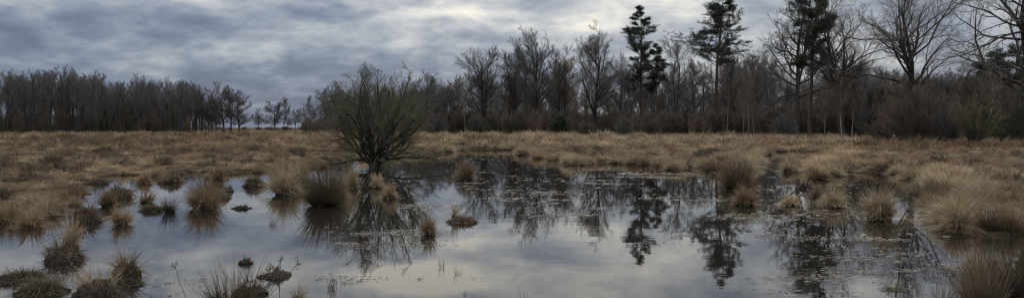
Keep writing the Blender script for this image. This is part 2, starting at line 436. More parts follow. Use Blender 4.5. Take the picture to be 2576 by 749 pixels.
# ------------------------------------------------------------------ noise + ground shape
_rg = np.random.default_rng(5); _LAT = _rg.random((256, 256))


def vnoise(x, y, s):
    x = np.asarray(x) * s + 1000.3; y = np.asarray(y) * s + 1000.7
    xi = np.floor(x).astype(int); yi = np.floor(y).astype(int); fx = x - xi; fy = y - yi
    fx = fx * fx * (3 - 2 * fx); fy = fy * fy * (3 - 2 * fy)
    g = lambda a, b: _LAT[a % 256, b % 256]
    return (g(xi, yi) * (1 - fx) * (1 - fy) + g(xi + 1, yi) * fx * (1 - fy) + g(xi, yi + 1) * (1 - fx) * fy + g(xi + 1, yi + 1) * fx * fy) * 2 - 1


SHORE = [(-400, 556), (0, 546), (50, 556), (105, 536), (150, 524), (178, 500), (196, 468), (230, 448), (320, 438), (400, 446), (470, 432), (520, 440),
         (560, 446), (600, 433), (665, 432), (700, 440), (735, 425), (790, 424), (830, 405), (900, 401), (960, 399), (1000, 395), (1060, 392), (1110, 385), (1150, 379),
         (1190, 376), (1250, 377), (1320, 378), (1330, 392), (1380, 404), (1450, 413), (1560, 412), (1640, 418), (1690, 427), (1760, 420), (1830, 430), (1885, 415),
         (1890, 398), (1930, 384), (2000, 380), (2078, 381), (2120, 392), (2095, 404), (2045, 414), (2008, 420), (2015, 428), (2060, 437), (2130, 443), (2215, 434),
         (2320, 446), (2375, 474), (2400, 510), (2352, 566), (2420, 590), (2700, 600)]
POND = [P(x, y) for x, y in SHORE] + [(9.5, 9.5), (9.0, 4.6), (-9.5, 4.6)]
POND2 = [P(728, 417), P(738, 405), P(775, 404), P(790, 410), P(770, 418)]
POND3 = [(-72, 262), (-70, 284), (-48, 290), (-46, 268)]


def sdist(poly, X, Y):
    """signed distance, positive inside"""
    poly = np.array(poly); d = np.full(X.shape, 1e9); ins = np.zeros(X.shape, bool)
    for i in range(len(poly)):
        a = poly[i]; b = poly[(i + 1) % len(poly)]
        e = b - a; wx = X - a[0]; wy = Y - a[1]
        t = np.clip((wx * e[0] + wy * e[1]) / (e @ e), 0, 1)
        d = np.minimum(d, np.hypot(wx - t * e[0], wy - t * e[1]))
        c = ((a[1] > Y) != (b[1] > Y)) & (X < (b[0] - a[0]) * (Y - a[1]) / (b[1] - a[1] + 1e-12) + a[0])
        ins ^= c
    return np.where(ins, d, -d)


def water(X, Y):
    s = np.maximum(np.maximum(sdist(POND, X, Y), sdist(POND2, X, Y)), sdist(POND3, X, Y))
    dd = np.hypot(X, Y)
    lf = np.clip((-X / np.maximum(Y, 1) - .12) * 8, 0, 1) * np.clip((40 - Y) / 8, 0, 1) * np.clip((Y - 12) / 4, 0, 1)
    thr = np.where(s < 0, np.clip(1 + s / 9, 0, 1), 1) * lf           # threads of water between the left tussocks
    s = np.where(s < 0, np.maximum(s, (np.abs(vnoise(X, Y * .8, .33)) * -6 + .9) * thr - 9 * (1 - thr)), s)
    return s + 0.55 * vnoise(X, Y, 0.9) * np.clip(dd / 20, .4, 1.5) + 0.3 * vnoise(X, Y, 2.3)


def ground_z(X, Y):
    s = water(X, Y)
    z = np.where(s < 0, np.clip(-s * 0.12, 0, 0.10), np.clip(-s * 0.25, -0.45, 0))
    z = z + 0.012 + np.where(s < -0.5, 0.03 * (1 + vnoise(X, Y, 0.8)), 0)
    return z


# ground: one sheet to the horizon
ang = np.linspace(0, 2 * math.pi, 900, endpoint=False)
rad = np.concatenate([[0.5], np.geomspace(2, 60, 190), np.geomspace(61, 4000, 90)])
A, RR = np.meshgrid(ang, rad); GX = RR * np.sin(A); GY = RR * np.cos(A)
GZ = ground_z(GX, GY)
V = np.stack([GX, GY, GZ], -1).reshape(-1, 3)
ii = np.arange(len(V)).reshape(GX.shape)
a = ii[:-1]; b = np.roll(a, -1, 1); d = ii[1:]; c = np.roll(d, -1, 1)
Q = np.stack([a, d, c, b], -1).reshape(-1, 4)
m, nt, out = new_mat('marsh_soil'); L = nt.links
geo = nt.nodes.new('ShaderNodeNewGeometry')
n1 = nt.nodes.new('ShaderNodeTexNoise'); n1.inputs['Scale'].default_value = 1.7; n1.inputs['Detail'].default_value = 8; n1.inputs['Roughness'].default_value = .7
L.new(geo.outputs['Position'], n1.inputs['Vector'])
rp = ramp(nt, [(0.30, (.020, .015, .010)), (0.5, (.06, .043, .028)), (0.68, (.10, .072, .042))]); L.new(n1.outputs[0], rp.inputs[0])
sx = nt.nodes.new('ShaderNodeSeparateXYZ'); L.new(geo.outputs['Position'], sx.inputs[0])
mr = nt.nodes.new('ShaderNodeMapRange'); mr.inputs[1].default_value = 0.0; mr.inputs[2].default_value = 0.05
L.new(sx.outputs[2], mr.inputs[0])
mxc = nt.nodes.new('ShaderNodeMix'); mxc.data_type = 'RGBA'; mxc.inputs[6].default_value = (.018, .013, .009, 1)
L.new(mr.outputs[0], mxc.inputs[0]); L.new(rp.outputs[0], mxc.inputs[7])
bs = nt.nodes.new('ShaderNodeBsdfPrincipled'); bs.inputs['Roughness'].default_value = 1.0; bs.inputs['Specular IOR Level'].default_value = 0
L.new(mxc.outputs[2], bs.inputs['Base Color'])
bp = nt.nodes.new('ShaderNodeBump'); bp.inputs['Distance'].default_value = .08; L.new(n1.outputs[0], bp.inputs['Height']); L.new(bp.outputs[0], bs.inputs['Normal'])
L.new(bs.outputs[0], out.inputs[0])
g = part('ground', quads_mesh('ground', V, Q, m, True), None); g['kind'] = 'structure'

# water: one sheet lying in the hollows
m, nt, out = new_mat('bog_water'); L = nt.links
geo = nt.nodes.new('ShaderNodeNewGeometry')
bs = nt.nodes.new('ShaderNodeBsdfPrincipled'); bs.inputs['Base Color'].default_value = (.012, .010, .008, 1)
bs.inputs['Roughness'].default_value = 0.02; bs.inputs['IOR'].default_value = 1.48
h1 = nt.nodes.new('ShaderNodeTexNoise'); h1.inputs['Scale'].default_value = 2.2; h1.inputs['Detail'].default_value = 2
h2 = nt.nodes.new('ShaderNodeTexNoise'); h2.inputs['Scale'].default_value = 0.12; h2.inputs['Detail'].default_value = 2
L.new(geo.outputs['Position'], h1.inputs['Vector']); L.new(geo.outputs['Position'], h2.inputs['Vector'])
mr = nt.nodes.new('ShaderNodeMapRange'); mr.inputs[1].default_value = .42; mr.inputs[2].default_value = .62; mr.inputs[3].default_value = 0.15; mr.inputs[4].default_value = 1.0
L.new(h2.outputs[0], mr.inputs[0])
mu = nt.nodes.new('ShaderNodeMath'); mu.operation = 'MULTIPLY'; L.new(h1.outputs[0], mu.inputs[0]); L.new(mr.outputs[0], mu.inputs[1])
bp = nt.nodes.new('ShaderNodeBump'); bp.inputs['Strength'].default_value = 1.0; bp.inputs['Distance'].default_value = 0.0011
L.new(mu.outputs[0], bp.inputs['Height']); L.new(bp.outputs[0], bs.inputs['Normal'])
L.new(bs.outputs[0], out.inputs[0])
wv = np.array([(-110, 2, 0), (90, 2, 0), (90, 300, 0), (-110, 300, 0)], float)
w = part('water', quads_mesh('water', wv, np.array([[0, 1, 2, 3]]), m), None); w['kind'] = 'structure'


# ------------------------------------------------------------------ stuff scattered by geometry nodes
def scatter(name, pts, protos, rotz, scl, pick, label):
    """pts [N,3]; protos list of meshes; one object"""
    pc = bpy.data.collections.new(name + '_shapes')
    for k, me in enumerate(protos):
        o = bpy.data.objects.new('%s_shape_%02d' % (name, k), me); pc.objects.link(o)
    me = bpy.data.meshes.new(name); me.vertices.add(len(pts)); me.vertices.foreach_set('co', np.ascontiguousarray(pts, dtype=np.float32).ravel())
    for nm, arr, ty in (('rz', rotz, 'FLOAT'), ('pick', pick, 'INT')):
        at = me.attributes.new(nm, ty, 'POINT'); at.data.foreach_set('value', np.ascontiguousarray(arr, dtype=np.int32 if ty == 'INT' else np.float32))
    at = me.attributes.new('scl', 'FLOAT_VECTOR', 'POINT'); at.data.foreach_set('vector', np.ascontiguousarray(scl, dtype=np.float32).ravel())
    me.update()
    ob = part(name, me, None)
    ng = bpy.data.node_groups.new(name + '_scatter', 'GeometryNodeTree')
    ng.interface.new_socket('Geometry', in_out='INPUT', socket_type='NodeSocketGeometry')
    ng.interface.new_socket('Geometry', in_out='OUTPUT', socket_type='NodeSocketGeometry')
    N = ng.nodes; K = ng.links
    gi = N.new('NodeGroupInput'); go = N.new('NodeGroupOutput'); ip = N.new('GeometryNodeInstanceOnPoints'); ci = N.new('GeometryNodeCollectionInfo')
    ci.inputs['Collection'].default_value = pc; ci.inputs['Separate Children'].default_value = True; ci.inputs['Reset Children'].default_value = True
    def attr(nm, ty):
        a = N.new('GeometryNodeInputNamedAttribute'); a.data_type = ty; a.inputs['Name'].default_value = nm; return a.outputs['Attribute']
    cx = N.new('ShaderNodeCombineXYZ'); K.new(attr('rz', 'FLOAT'), cx.inputs[2])
    K.new(gi.outputs[0], ip.inputs['Points']); K.new(ci.outputs[0], ip.inputs['Instance']); ip.inputs['Pick Instance'].default_value = True
    K.new(attr('pick', 'INT'), ip.inputs['Instance Index']); K.new(attr('scl', 'FLOAT_VECTOR'), ip.inputs['Scale'])
    er = N.new('FunctionNodeEulerToRotation'); K.new(cx.outputs[0], er.inputs[0]); K.new(er.outputs[0], ip.inputs['Rotation'])
    K.new(ip.outputs[0], go.inputs[0])
    md = ob.modifiers.new('scatter', 'NODES'); md.node_group = ng
    ob['kind'] = 'stuff'; ob['label'] = label; ob['category'] = 'vegetation'
    return ob


rng = np.random.default_rng(11)


def wedge(n, y0, y1, half=0.80, power=1.0):
    Y = y0 * (y1 / y0) ** rng.random(n); X = rng.uniform(-half, half, n) * Y
    return X, Y


# ---- meadow grass: near protos (fine) then far protos (coarser)
def tuft_joined(kind, seed, R0, H, dens, w, mat, wind=(-.3, 0)):
    r = np.random.default_rng(seed)
    if kind == 'f': B = join([blades(r, int(170 * dens), R0 * .5, H * 1.1, 0.95, 0.75, w, 4, wind), blades(r, int(60 * dens), R0 * .4, H * 1.15, .4, .4, w, 4, wind)])
    elif kind == 'b': B = join([blades(r, int(200 * dens), R0 * .8, H * .8, 0.9, 0.5, w, 3, wind)])
    else: B = join([blades(r, int(150 * dens), R0 * .5, H * 1.05, .6, .15, w, 3, wind)])
    return quads_mesh('tuft', *B, M[mat])


near = [tuft_joined('f', 1, .42, .50, 1.5, .008, 'straw'), tuft_joined('f', 2, .40, .44, 1.5, .008, 'tawny'), tuft_joined('f', 3, .45, .55, 1.5, .008, 'straw'),
        tuft_joined('f', 4, .45, .42, 1.5, .009, 'rust'), tuft_joined('b', 5, .40, .30, 1.4, .010, 'brown'), tuft_joined('r', 6, .40, .55, 1.2, .009, 'rush'),
        tuft_joined('f', 7, .42, .48, 1.5, .008, 'tawny')]
far = [tuft_joined('f', 21, .50, .52, .6, .020, 'straw'), tuft_joined('f', 22, .50, .46, .6, .020, 'tawny'), tuft_joined('f', 23, .55, .56, .6, .020, 'straw'),
       tuft_joined('f', 24, .52, .44, .6, .022, 'rust'), tuft_joined('b', 25, .50, .36, .6, .022, 'brown'), tuft_joined('r', 26, .45, .5, .5, .02, 'brown'),
       tuft_joined('f', 27, .50, .48, .6, .020, 'tawny')]


def choose(X, Y, n):
    """which colour of tuft stands where: broad patches"""
    q = vnoise(X, Y, 0.10) + 0.6 * vnoise(X, Y, 0.35) + rng.normal(size=n) * .55
    left = np.clip((-X / Y - 0.02) * 3, 0, 1)          # the left meadow is browner, the middle paler
    u = X / Y * F + CX
    heath = np.exp(-((Y - 85) / 22) ** 2) * np.clip(1 - np.abs(u - 190) / 330, 0, 1)
    q = q - 0.45 * left + 0.25 * (1 - left) - .35 * np.clip((X / Y - .3) * 5, 0, 1) - 1.3 * heath * (vnoise(X, Y * .6, .07) > -.25)  # far right picked browner: vignette-like darkening put into the tuft colours
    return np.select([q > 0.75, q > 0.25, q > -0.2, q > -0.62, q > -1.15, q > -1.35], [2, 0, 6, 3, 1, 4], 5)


def meadow(name, n, y0, y1, sc, protos, label):
    X, Y = wedge(n, y0, y1)
    s = water(X, Y)
    edge = rng.random(n)
    keep = (s < -0.22 + 0.14 * (edge > .8)) & ~((Y > 258) & (Y < 296) & (X > -75) & (X < -44) & (sdist(POND3, X, Y) > -1.5))
    keep &= ~((Y > 225) & (Y < 262) & (X / Y > -.26) & (X / Y < -.17) & (rng.random(n) < .8))
    keep &= ~((vnoise(X, Y, .8) + .5 * vnoise(X, Y, 1.9) < -.30) & (rng.random(len(X)) < .95))      # wet hollows left bare
    X, Y, s = X[keep], Y[keep], s[keep]; n = len(X)
    big = rng.random(n) < .24
    k = sc(X, Y) * np.where(big, rng.uniform(1.0, 1.9, n), rng.uniform(.30, .65, n)) * np.clip(0.9 + 0.4 * vnoise(X, Y, .5), .5, 1.3)
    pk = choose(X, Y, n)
    dk = ~big & (rng.random(n) < .5); pk = np.where(dk, rng.choice([1, 3, 4], n), pk)
    z = ground_z(X, Y) - 0.01
    scl = np.stack([k, k, k * rng.uniform(.75, 1.1, n)], 1)
    return scatter(name, np.stack([X, Y, z], 1), protos, rng.uniform(-.9, .9, n) + (rng.random(n) < .3) * 2, scl, pk, label)


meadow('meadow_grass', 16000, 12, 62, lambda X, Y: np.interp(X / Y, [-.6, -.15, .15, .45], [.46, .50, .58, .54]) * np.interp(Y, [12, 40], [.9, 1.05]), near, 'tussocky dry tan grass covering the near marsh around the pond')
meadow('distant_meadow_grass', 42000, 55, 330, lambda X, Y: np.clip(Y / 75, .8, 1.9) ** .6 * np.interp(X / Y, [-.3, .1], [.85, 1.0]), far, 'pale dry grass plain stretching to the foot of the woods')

# ------------------------------------------------------------------ tussocks standing in and round the water
_seed = [100]


def tussock(kind, x, y, wpx, hpx, label, wind=(-.2, 0), dens=1.0, name=None, cat='tussock', group=None):
    X, Y = P(x, y); k = Y / F
    _seed[0] += 1
    R0 = wpx * k / 2; H = hpx * k
    w = max(.0048, Y * .0006)
    Yc = Y + R0 * .75
    ps = tuft_meshes(kind, _seed[0], R0, H, wind, dens, w)
    nm = name or {'rush': 'rush_clump', 'reed': 'rush_clump', 'sedge': 'sedge_patch', 'moss': 'moss_hummock', 'spike': 'dry_stalks', 'bare': 'peat_hummock'}.get(kind, 'grass_tussock')
    cat = {'rush': 'rushes', 'reed': 'rushes', 'sedge': 'sedge', 'moss': 'moss', 'spike': 'dead stalks', 'bare': 'hummock'}.get(kind, cat)
    return thing(nm, (X, Yc, 0.0), ps, label, cat, group)


T = tussock
# foreground, left to right
T('mound', 140, 662, 105, 62, 'dark combed-down tussock in the left foreground water, with a pale arching plume behind it')
T('fountain', 165, 628, 66, 78, 'pale arching plume of grass rising directly behind the dark left foreground tussock', (-.6, 0))
T('plume', 303, 706, 88, 100, 'small round tussock with tall thin dry stalks, right of the arching plume at lower left', (-.1, 0), 1.1)
T('plume', 215, 762, 150, 105, 'broad hairy tussock cut by the bottom edge of the picture at lower left', (-.4, 0), 1.5)
T('moss', 25, 712, 120, 24, 'flat green-brown moss hummock in the bottom left corner')
T('moss', 85, 742, 110, 34, 'low mossy hummock with drooping blades, right of the corner moss')
T('moss', 300, 722, 80, 12, 'bright green moss skirt below the small stalky tussock')
T('bare', 614, 664, 34, 12, 'smallest dark peat hummock, near the top of the foreground rush stand')
T('bare', 686, 700, 78, 26, 'lens-shaped bare peat hummock lying in open foreground water')
T('bare', 625, 742, 74, 34, 'brown peat hummock half hidden among the foreground rushes')
T('reed', 575, 775, 150, 110, 'brown foreground rush stand at the bottom edge left of centre', (0, 0), .5)
T('spike', 560, 764, 200, 125, 'tall thin bent stalks spreading over the bottom-edge rush stand', (-.3, 0), .5)
T('fountain', 745, 768, 56, 55, 'short tan grass tuft at the bottom edge right of the peat hummock', (0, 0), .35)
T('spike', 832, 728, 26, 46, 'narrow cluster of upright dead stalks in the foreground water', (0, 0), .4)
T('spike', 868, 716, 60, 16, 'thin scatter of low broken stalks beside the upright dead cluster', (0, 0), .5)
T('spike', 1112, 672, 18, 34, 'pair of thin crooked stalks alone in the open water', (.3, 0), .12)
T('spike', 1152, 690, 26, 30, 'tiny forked stalks right of the crooked pair', (0, 0), .14)
T('spike', 1168, 740, 14, 18, 'very short dark stubs low in the open water', (0, 0), .12)
T('spike', 1318, 770, 50, 70, 'three thin stalks at the bottom edge, centre', (0, 0), .08)
T('reed', 2505, 775, 130, 150, 'tall upright brown rush stand in the lower right corner', (.1, 0), 1.5)
T('reed', 2580, 770, 110, 172, 'dense brown rushes cut by the right edge in the lower right corner', (.1, 0), 1.5)
T('spike', 2440, 765, 150, 120, 'loose pale stalks at the left side of the corner rush stand', (-.3, 0), 1.0)
T('fountain', 2520, 700, 150, 55, 'low tan grass behind the corner rushes', (-.3, 0), .8)
T('sedge', 2262, 733, 70, 14, 'low drowned sedge patch in the lower right water', (0, 0), .35)
# middle water, left
T('mound', 200, 560, 84, 50, 'dark wide tussock on the left shore above the open water')
T('tawny', 294, 566, 62, 48, 'spiky brown tuft alone in the water right of the dark shore tussock', (.2, 0), .8)
T('mound', 284, 500, 80, 45, 'rounded brown tussock at the head of the left inlet')
T('tawny', 262, 520, 50, 40, 'small tawny tuft below the rounded inlet tussock')
T('tawny', 360, 510, 50, 34, 'small low tuft between the inlet tussock and the green rushes', (0, 0), .5)
T('moss', 372, 532, 56, 12, 'thin dark floating hummock below the small low tuft')
T('rush', 420, 535, 46, 48, 'sparse green rushes left of the large leaning tussock', (0, 0), .22)
T('tawny', 498, 528, 108, 70, 'large leaning brown tussock with dark rushes on its crown, left of centre', (-.2, 0), 1.3)
T('rush', 520, 500, 62, 58, 'dark rushes growing on top of the large leaning brown tussock', (0, 0), .4)
T('mound', 545, 500, 52, 28, 'dark low tussock tucked behind the rush-topped one')
T('bare', 573, 482, 22, 14, 'small black peat lump in the gap of water')
T('moss', 602, 526, 44, 6, 'flat raft of dark weed in the open water left of centre')
T('mound', 632, 470, 58, 32, 'blunt brown tussock across the water gap from the black peat lump')
T('tawny', 540, 452, 44, 34, 'upright little tuft at the back shore left of centre')
T('tawny', 356, 462, 38, 24, 'tiny dark tuft on the back shore of the left inlet')
T('mound', 418, 460, 58, 30, 'brown back-shore tussock in the middle of the left inlet')
T('fountain', 705, 492, 100, 72, 'round tan tussock left of the great dark rush clump', (-.1, 0), 1.2)
T('fountain', 745, 472, 80, 58, 'tan tussock between the round one and the great dark rush clump')
T('rush', 805, 520, 104, 98, 'great dark spiky rush clump standing in the pond left of the willow', (0, 0), 2.0)
T('tawny', 850, 500, 60, 60, 'brown skirt of grass against the right side of the great rush clump')
T('tawny', 880, 478, 46, 62, 'tall soft brown tuft between the great rush clump and the willow', (0, 0), .9)
T('spike', 682, 566, 24, 24, 'faint little stalks alone in open water below the round tan tussock', (0, 0), .4)
T('tawny', 60, 574, 76, 44, 'dark ragged tussock overhanging the water at the left edge')
T('mound', 55, 470, 130, 52, 'long dark hummock back in the left meadow')
T('tawny', 15, 556, 54, 40, 'tan tussock behind the ragged one at the left edge')
T('tawny', 128, 536, 58, 34, 'tan tussock left of the dark wide shore tussock')
# under and right of the willow
T('fountain', 952, 474, 38, 34, 'pale tuft growing just below the foot of the willow', (-.3, 0), .8)
T('tawny', 978, 500, 46, 36, 'second pale tuft below the willow, the nearer and lower one', (0, 0), 1.0)
T('tawny', 1172, 452, 58, 46, 'bushy tawny tussock alone in the dark water right of the willow', (0, 0), 1.2)
T('fountain', 1078, 592, 56, 50, 'upright tan tuft in open water, left of the comma-shaped one', (.1, 0), .8)
T('mound', 1162, 562, 72, 22, 'low dark comma-shaped tussock in open water below the lone tawny one', (.3, 0))
T('fountain', 1143, 553, 34, 52, 'pale plume leaning left off the comma-shaped tussock', (-.7, 0), .3)
# right middle
T('rush', 1862, 478, 86, 74, 'large rush-and-grass clump at the narrows right of centre', (0, 0), 1.4)
T('tawny', 1845, 470, 60, 60, 'tan grass mixed into the left flank of the large clump at the narrows')
T('tawny', 1880, 518, 72, 50, 'round tawny tussock just in front of the large clump at the narrows', (0, 0), 1.2)
T('rush', 1772, 398, 32, 22, 'small dark green rush ball on the tan grass bank')
T('rush', 1822, 414, 26, 22, 'small dark tuft at the edge of the bank above the narrows', (0, 0), .6)
T('bare', 1795, 441, 20, 9, 'small brown hump at the waterline left of the narrows clump')
T('mound', 1702, 430, 24, 9, 'reddish low hump on the far shore of the main pond')
T('tawny', 2062, 452, 62, 30, 'small tussock at the mouth of the right channel')
T('mound', 2030, 474, 40, 18, 'low brown tussock in the right channel')
T('fountain', 2062, 508, 44, 44, 'tan tuft with stalks, left one of the pair in mid channel', (-.2, 0), .8)
T('fountain', 2106, 522, 72, 46, 'wind-combed tan tussock, right one of the pair in mid channel', (.4, 0), 1.1)
T('fountain', 1992, 518, 56, 26, 'low straw tussock in the water below the right channel', (-.2, 0), .7)
T('mound', 1970, 540, 56, 18, 'flat dark tussock lapped by water below the low straw one', (-.2, 0), .8)
T('rush', 2122, 441, 56, 26, 'dark green rushes at the foot of the right bank', (0, 0), .8)
T('fountain', 2232, 556, 108, 76, 'big tan tussock standing alone in the water at right', (-.1, 0), 1.6)
T('sedge', 2345, 500, 100, 46, 'greenish sedge on the waterline of the right bank', (0, 0), 1.3)
T('fountain', 2428, 586, 100, 58, 'huge blond tussock at the water edge on the right, windblown', (-.5, 0), 2.0)
T('rush', 2500, 588, 60, 58, 'dark gap of rushes between the two blond tussocks at right', (0, 0), 1.0)
T('tawny', 2564, 590, 92, 66, 'blond tussock cut by the right edge above the corner rushes', (-.4, 0), 1.8)
T('tawny', 2472, 526, 80, 44, 'tall blond tussock behind the huge windblown one', (-.5, 0), 1.6)
T('fountain', 2562, 508, 96, 50, 'blond tussock at the right edge, second row back', (-.5, 0), 1.6)
T('fountain', 2412, 500, 78, 36, 'blond tussock behind the greenish sedge', (-.5, 0), 1.3)
T('fountain', 2520, 475, 84, 38, 'blond tussock at the right, third row back', (-.5, 0), 1.4)
T('tawny', 2300, 452, 56, 24, 'short tan tussock where the right channel ends', (-.3, 0), 1.0)

# shore tussocks: many alike along the margins, each a thing of its own, sharing twelve shapes
fam = []
for i in range(4): fam.append(('fountain', tuft_meshes('fountain', 500 + i, .5, .5, (-.3, 0), .8, .010)))
for i in range(4): fam.append(('tawny', tuft_meshes('tawny', 520 + i, .48, .45, (-.2, 0), .8, .010)))
for i in range(4): fam.append(('mound', tuft_meshes('mound', 540 + i, .45, .38, (-.2, 0), .7, .011)))
rs = np.random.default_rng(77)
cand = []
for _ in range(60000):
    y = 379 + 185 * rs.random() ** 1.3; x = rs.uniform(-60, 2640)
    cand.append(P(x, y))
cand = np.array(cand); s = water(cand[:, 0], cand[:, 1])
ok = (s > -0.55) & (s < 0.35) & (cand[:, 1] > 14)
uu = cand[:, 0] / cand[:, 1] * F + CX; vv = HOR + CAMH * F / cand[:, 1]
ok &= ~((uu > 190) & (uu < 680) & (vv > 440) & (vv < 560) & (rs.random(len(cand)) < .97))
ok &= ~((uu > 1990) & (uu < 2340) & (vv > 425) & (rs.random(len(cand)) < .95))
ok &= ~((uu > 860) & (uu < 1010) & (vv > 425))
cand = cand[ok]; placed = []
for p in cand:
    if all((p[0] - q[0]) ** 2 + (p[1] - q[1]) ** 2 > (0.75 if p[1] < 40 else 1.6) ** 2 for q in placed): placed.append(p)
    if len(placed) >= 190: break
zones = [('brown tussock on the ragged left shore of the pond', 'tussocks along the left shore'),
         ('tan tussock on the straight back shore behind the pond', 'tussocks along the back shore'),
         ('blond tussock on the right bank of the channel', 'tussocks along the right bank')]
for p in placed:
    u = p[0] / p[1] * F + CX
    z = 0 if u < 860 else (1 if u < 1900 else 2)
    k = rs.integers(0, 12) if z == 0 else (rs.integers(0, 8) if z == 1 else rs.choice([0, 1, 2, 3, 4, 5]))
    kind, ps = fam[k]
    sc = rs.uniform(.7, 1.25) * (.62 if z == 0 else .9)
    thing('grass_tussock', (p[0], p[1], 0.0), ps, zones[z][0], 'tussock', zones[z][1], rs.uniform(-.7, .7), sc)

# dark clumps scattered over the meadow, each a thing of its own
dk = [tuft_meshes('rush', 560 + i, .40, .42, (-.1, 0), .8, .014) for i in range(2)] + [tuft_meshes('mound', 570 + i, .55, .50, (-.2, 0), .8, .014) for i in range(4)]
for (x0, x1, y0, y1, cnt, lab, gr) in [(-40, 330, 400, 540, 26, 'dark clump in the near left meadow', 'dark clumps in the near left meadow'),
                                       (0, 860, 342, 430, 55, 'dark brown clump out on the left plain', 'dark clumps on the left plain'),
                                       (1130, 1900, 345, 408, 46, 'dark tuft on the pale grass bank below the middle thicket', 'dark tufts on the middle bank'),
                                       (2050, 2620, 362, 520, 42, 'dark rush tuft between the blond tussocks on the right', 'dark tufts on the right bank')]:
    c = 0
    for _ in range(4000):
        v_ = y0 + (y1 - y0) * rs.random() ** (.8 if cnt != 42 else 1.2); q = P(rs.uniform(x0, x1), v_)
        if water(np.array([q[0]]), np.array([q[1]]))[0] > -.1: continue
        if any((q[0] - w[0]) ** 2 + (q[1] - w[1]) ** 2 < 1.0 for w in placed): continue
        placed.append(q); k = rs.uniform(.8, 1.35) * (1.25 if q[1] > 60 else .95)
        thing('rush_clump', (q[0], q[1], 0.03), dk[rs.integers(0, 6)], lab, 'rushes', gr, rs.random() * 6.28, k)
        c += 1
        if c >= cnt: break

# ------------------------------------------------------------------ floating litter on the water
def litter():
    r = np.random.default_rng(9); C = []
    patches = [(1240, 405, 260, 14, 900), (1180, 398, 120, 6, 500), (1330, 497, 170, 34, 4200), (1230, 470, 120, 18, 900), (1500, 455, 260, 24, 3600), (1430, 430, 260, 10, 1200), (1700, 512, 190, 26, 4200),
               (1560, 520, 140, 12, 900), (1060, 515, 70, 16, 1600), (980, 590, 150, 34, 3800), (880, 610, 60, 18, 900), (1900, 540, 200, 24, 1800), (1960, 560, 90, 40, 900),
               (2010, 470, 180, 26, 1600), (1990, 425, 120, 12, 700), (2120, 700, 210, 60, 5500), (2050, 600, 180, 50, 4200), (2230, 620, 150, 60, 4200), (2330, 690, 110, 60, 1600),
               (2140, 750, 220, 40, 5000), (1180, 430, 80, 6, 400), (1170, 462, 90, 5, 500), (370, 735, 120, 30, 700), (860, 700, 90, 14, 420), (960, 700, 200, 12, 160), (470, 715, 60, 20, 260), (120, 690, 120, 26, 700),
               (600, 526, 40, 4, 200), (240, 620, 120, 30, 300), (1420, 540, 160, 10, 500), (1620, 440, 200, 10, 1100), (560, 500, 90, 30, 240)]
    for (x, y, wx, hy, n) in patches:
        u = x + r.normal(size=n) * wx * .5; v = y + r.normal(size=n) * hy * .45
        v = np.maximum(v, 384)
        Y = CAMH * F / (v - HOR); X = (u - CX) / F * Y
        pr = np.clip(.30 + .5 * vnoise(X * .45, Y * 1.2, 1.3) + .45 * vnoise(X * .35, Y, 4.0), .02, 1) ** 2
        keep = r.random(n) < pr * .45
        C.append(np.stack([X[keep], Y[keep]], 1))
    C = np.concatenate(C)
    C = C[water(C[:, 0], C[:, 1]) > 0.1]
    n = len(C); a = r.normal(size=n) * .9
    L = r.uniform(.02, .09, n) * np.clip(C[:, 1] / 18, .6, 1.6); W = r.uniform(.0025, .006, n) * np.clip(C[:, 1] / 14, .6, 2.2)
    d = np.stack([np.cos(a), np.sin(a)], 1); s_ = np.stack([-d[:, 1], d[:, 0]], 1)
    z = r.uniform(.003, .010, n)
    V = np.empty((n, 4, 3))
    for k, (i, j) in enumerate(((-1, -1), (1, -1), (1, 1), (-1, 1))):
        V[:, k, :2] = C + d * (L * i)[:, None] + s_ * (W * j)[:, None]; V[:, k, 2] = z + .002 * k
    o = part('floating_litter', quads_mesh('floating_litter', V.reshape(-1, 3), np.arange(n * 4).reshape(-1, 4), M['float']), None)
    o['kind'] = 'stuff'; o['label'] = 'pale scraps of dead grass floating in streaks on the dark water'; o['category'] = 'litter'


litter()

# ------------------------------------------------------------------ the willow in the pond
X, Y = P(945, 423)
thing('willow_bush', (X, Y, 0), bush_meshes(3, H=4.0, W=6.3, ns=26, n2=12, n3=9, n4=5, r=.066, twig=.0032, tmat='twig_olive', tilt=(8, 74), wig=.15, trop=.025, sq=2.8, base_r=.2, low=4, stump=.42),
      'lone many-stemmed bare willow bush rooted in the pond', 'bush')
mini = bush_meshes(8, H=1.2, W=2.0, ns=9, n2=5, n3=5, r=.014, twig=.005, tmat='twig', tilt=(30, 75), base_r=.06)
x, y = P(1478, 351)
thing('dead_branch', (x, 92, 0.05), mini, 'small dead branch sticking out of the pale grass before the thicket', 'branch', sc=1.2)

# umbel stalks in the foreground
def umbel(x, y, h, lx, label):
    r = np.random.default_rng(int(x)); X, Y = P(x, y); k = Y / F
    e = empty('umbel_stalk', (X, Y, 0)); tag(e, label, 'dead stalk')
    p, d, rr = polyline(r, np.zeros((1, 3)), nrm(np.array([[lx, 0, 1.]])), np.array([h * k]), np.array([.0035]), np.array([.0022]), 8, .04, 0)
    s, dd, ln, r2, _ = spawn(r, p, d, rr, np.array([h * k]), 9, .9, 55, lambda t: .10 + 0 * t, .8)
    p2, d2, r3 = polyline(r, s, dd, ln, r2 * .8, r2 * .6, 2, .1, .05)
    part('stalk', quads_mesh('stalk', *tubes(p, rr, 5), M['twig']), e)
    hv = []
    for q in p2[:, -1]:
        c = q + r.normal(size=(7, 3)) * .008
        for cc in c: hv.append(tubes(np.stack([cc, cc + [0, 0, .005]])[None], np.array([[.0022, .0016]]), 4))
    part('seed_head', quads_mesh('seed_head', *join([tubes(p2, r3, 3)] + hv), M['bark']), e)


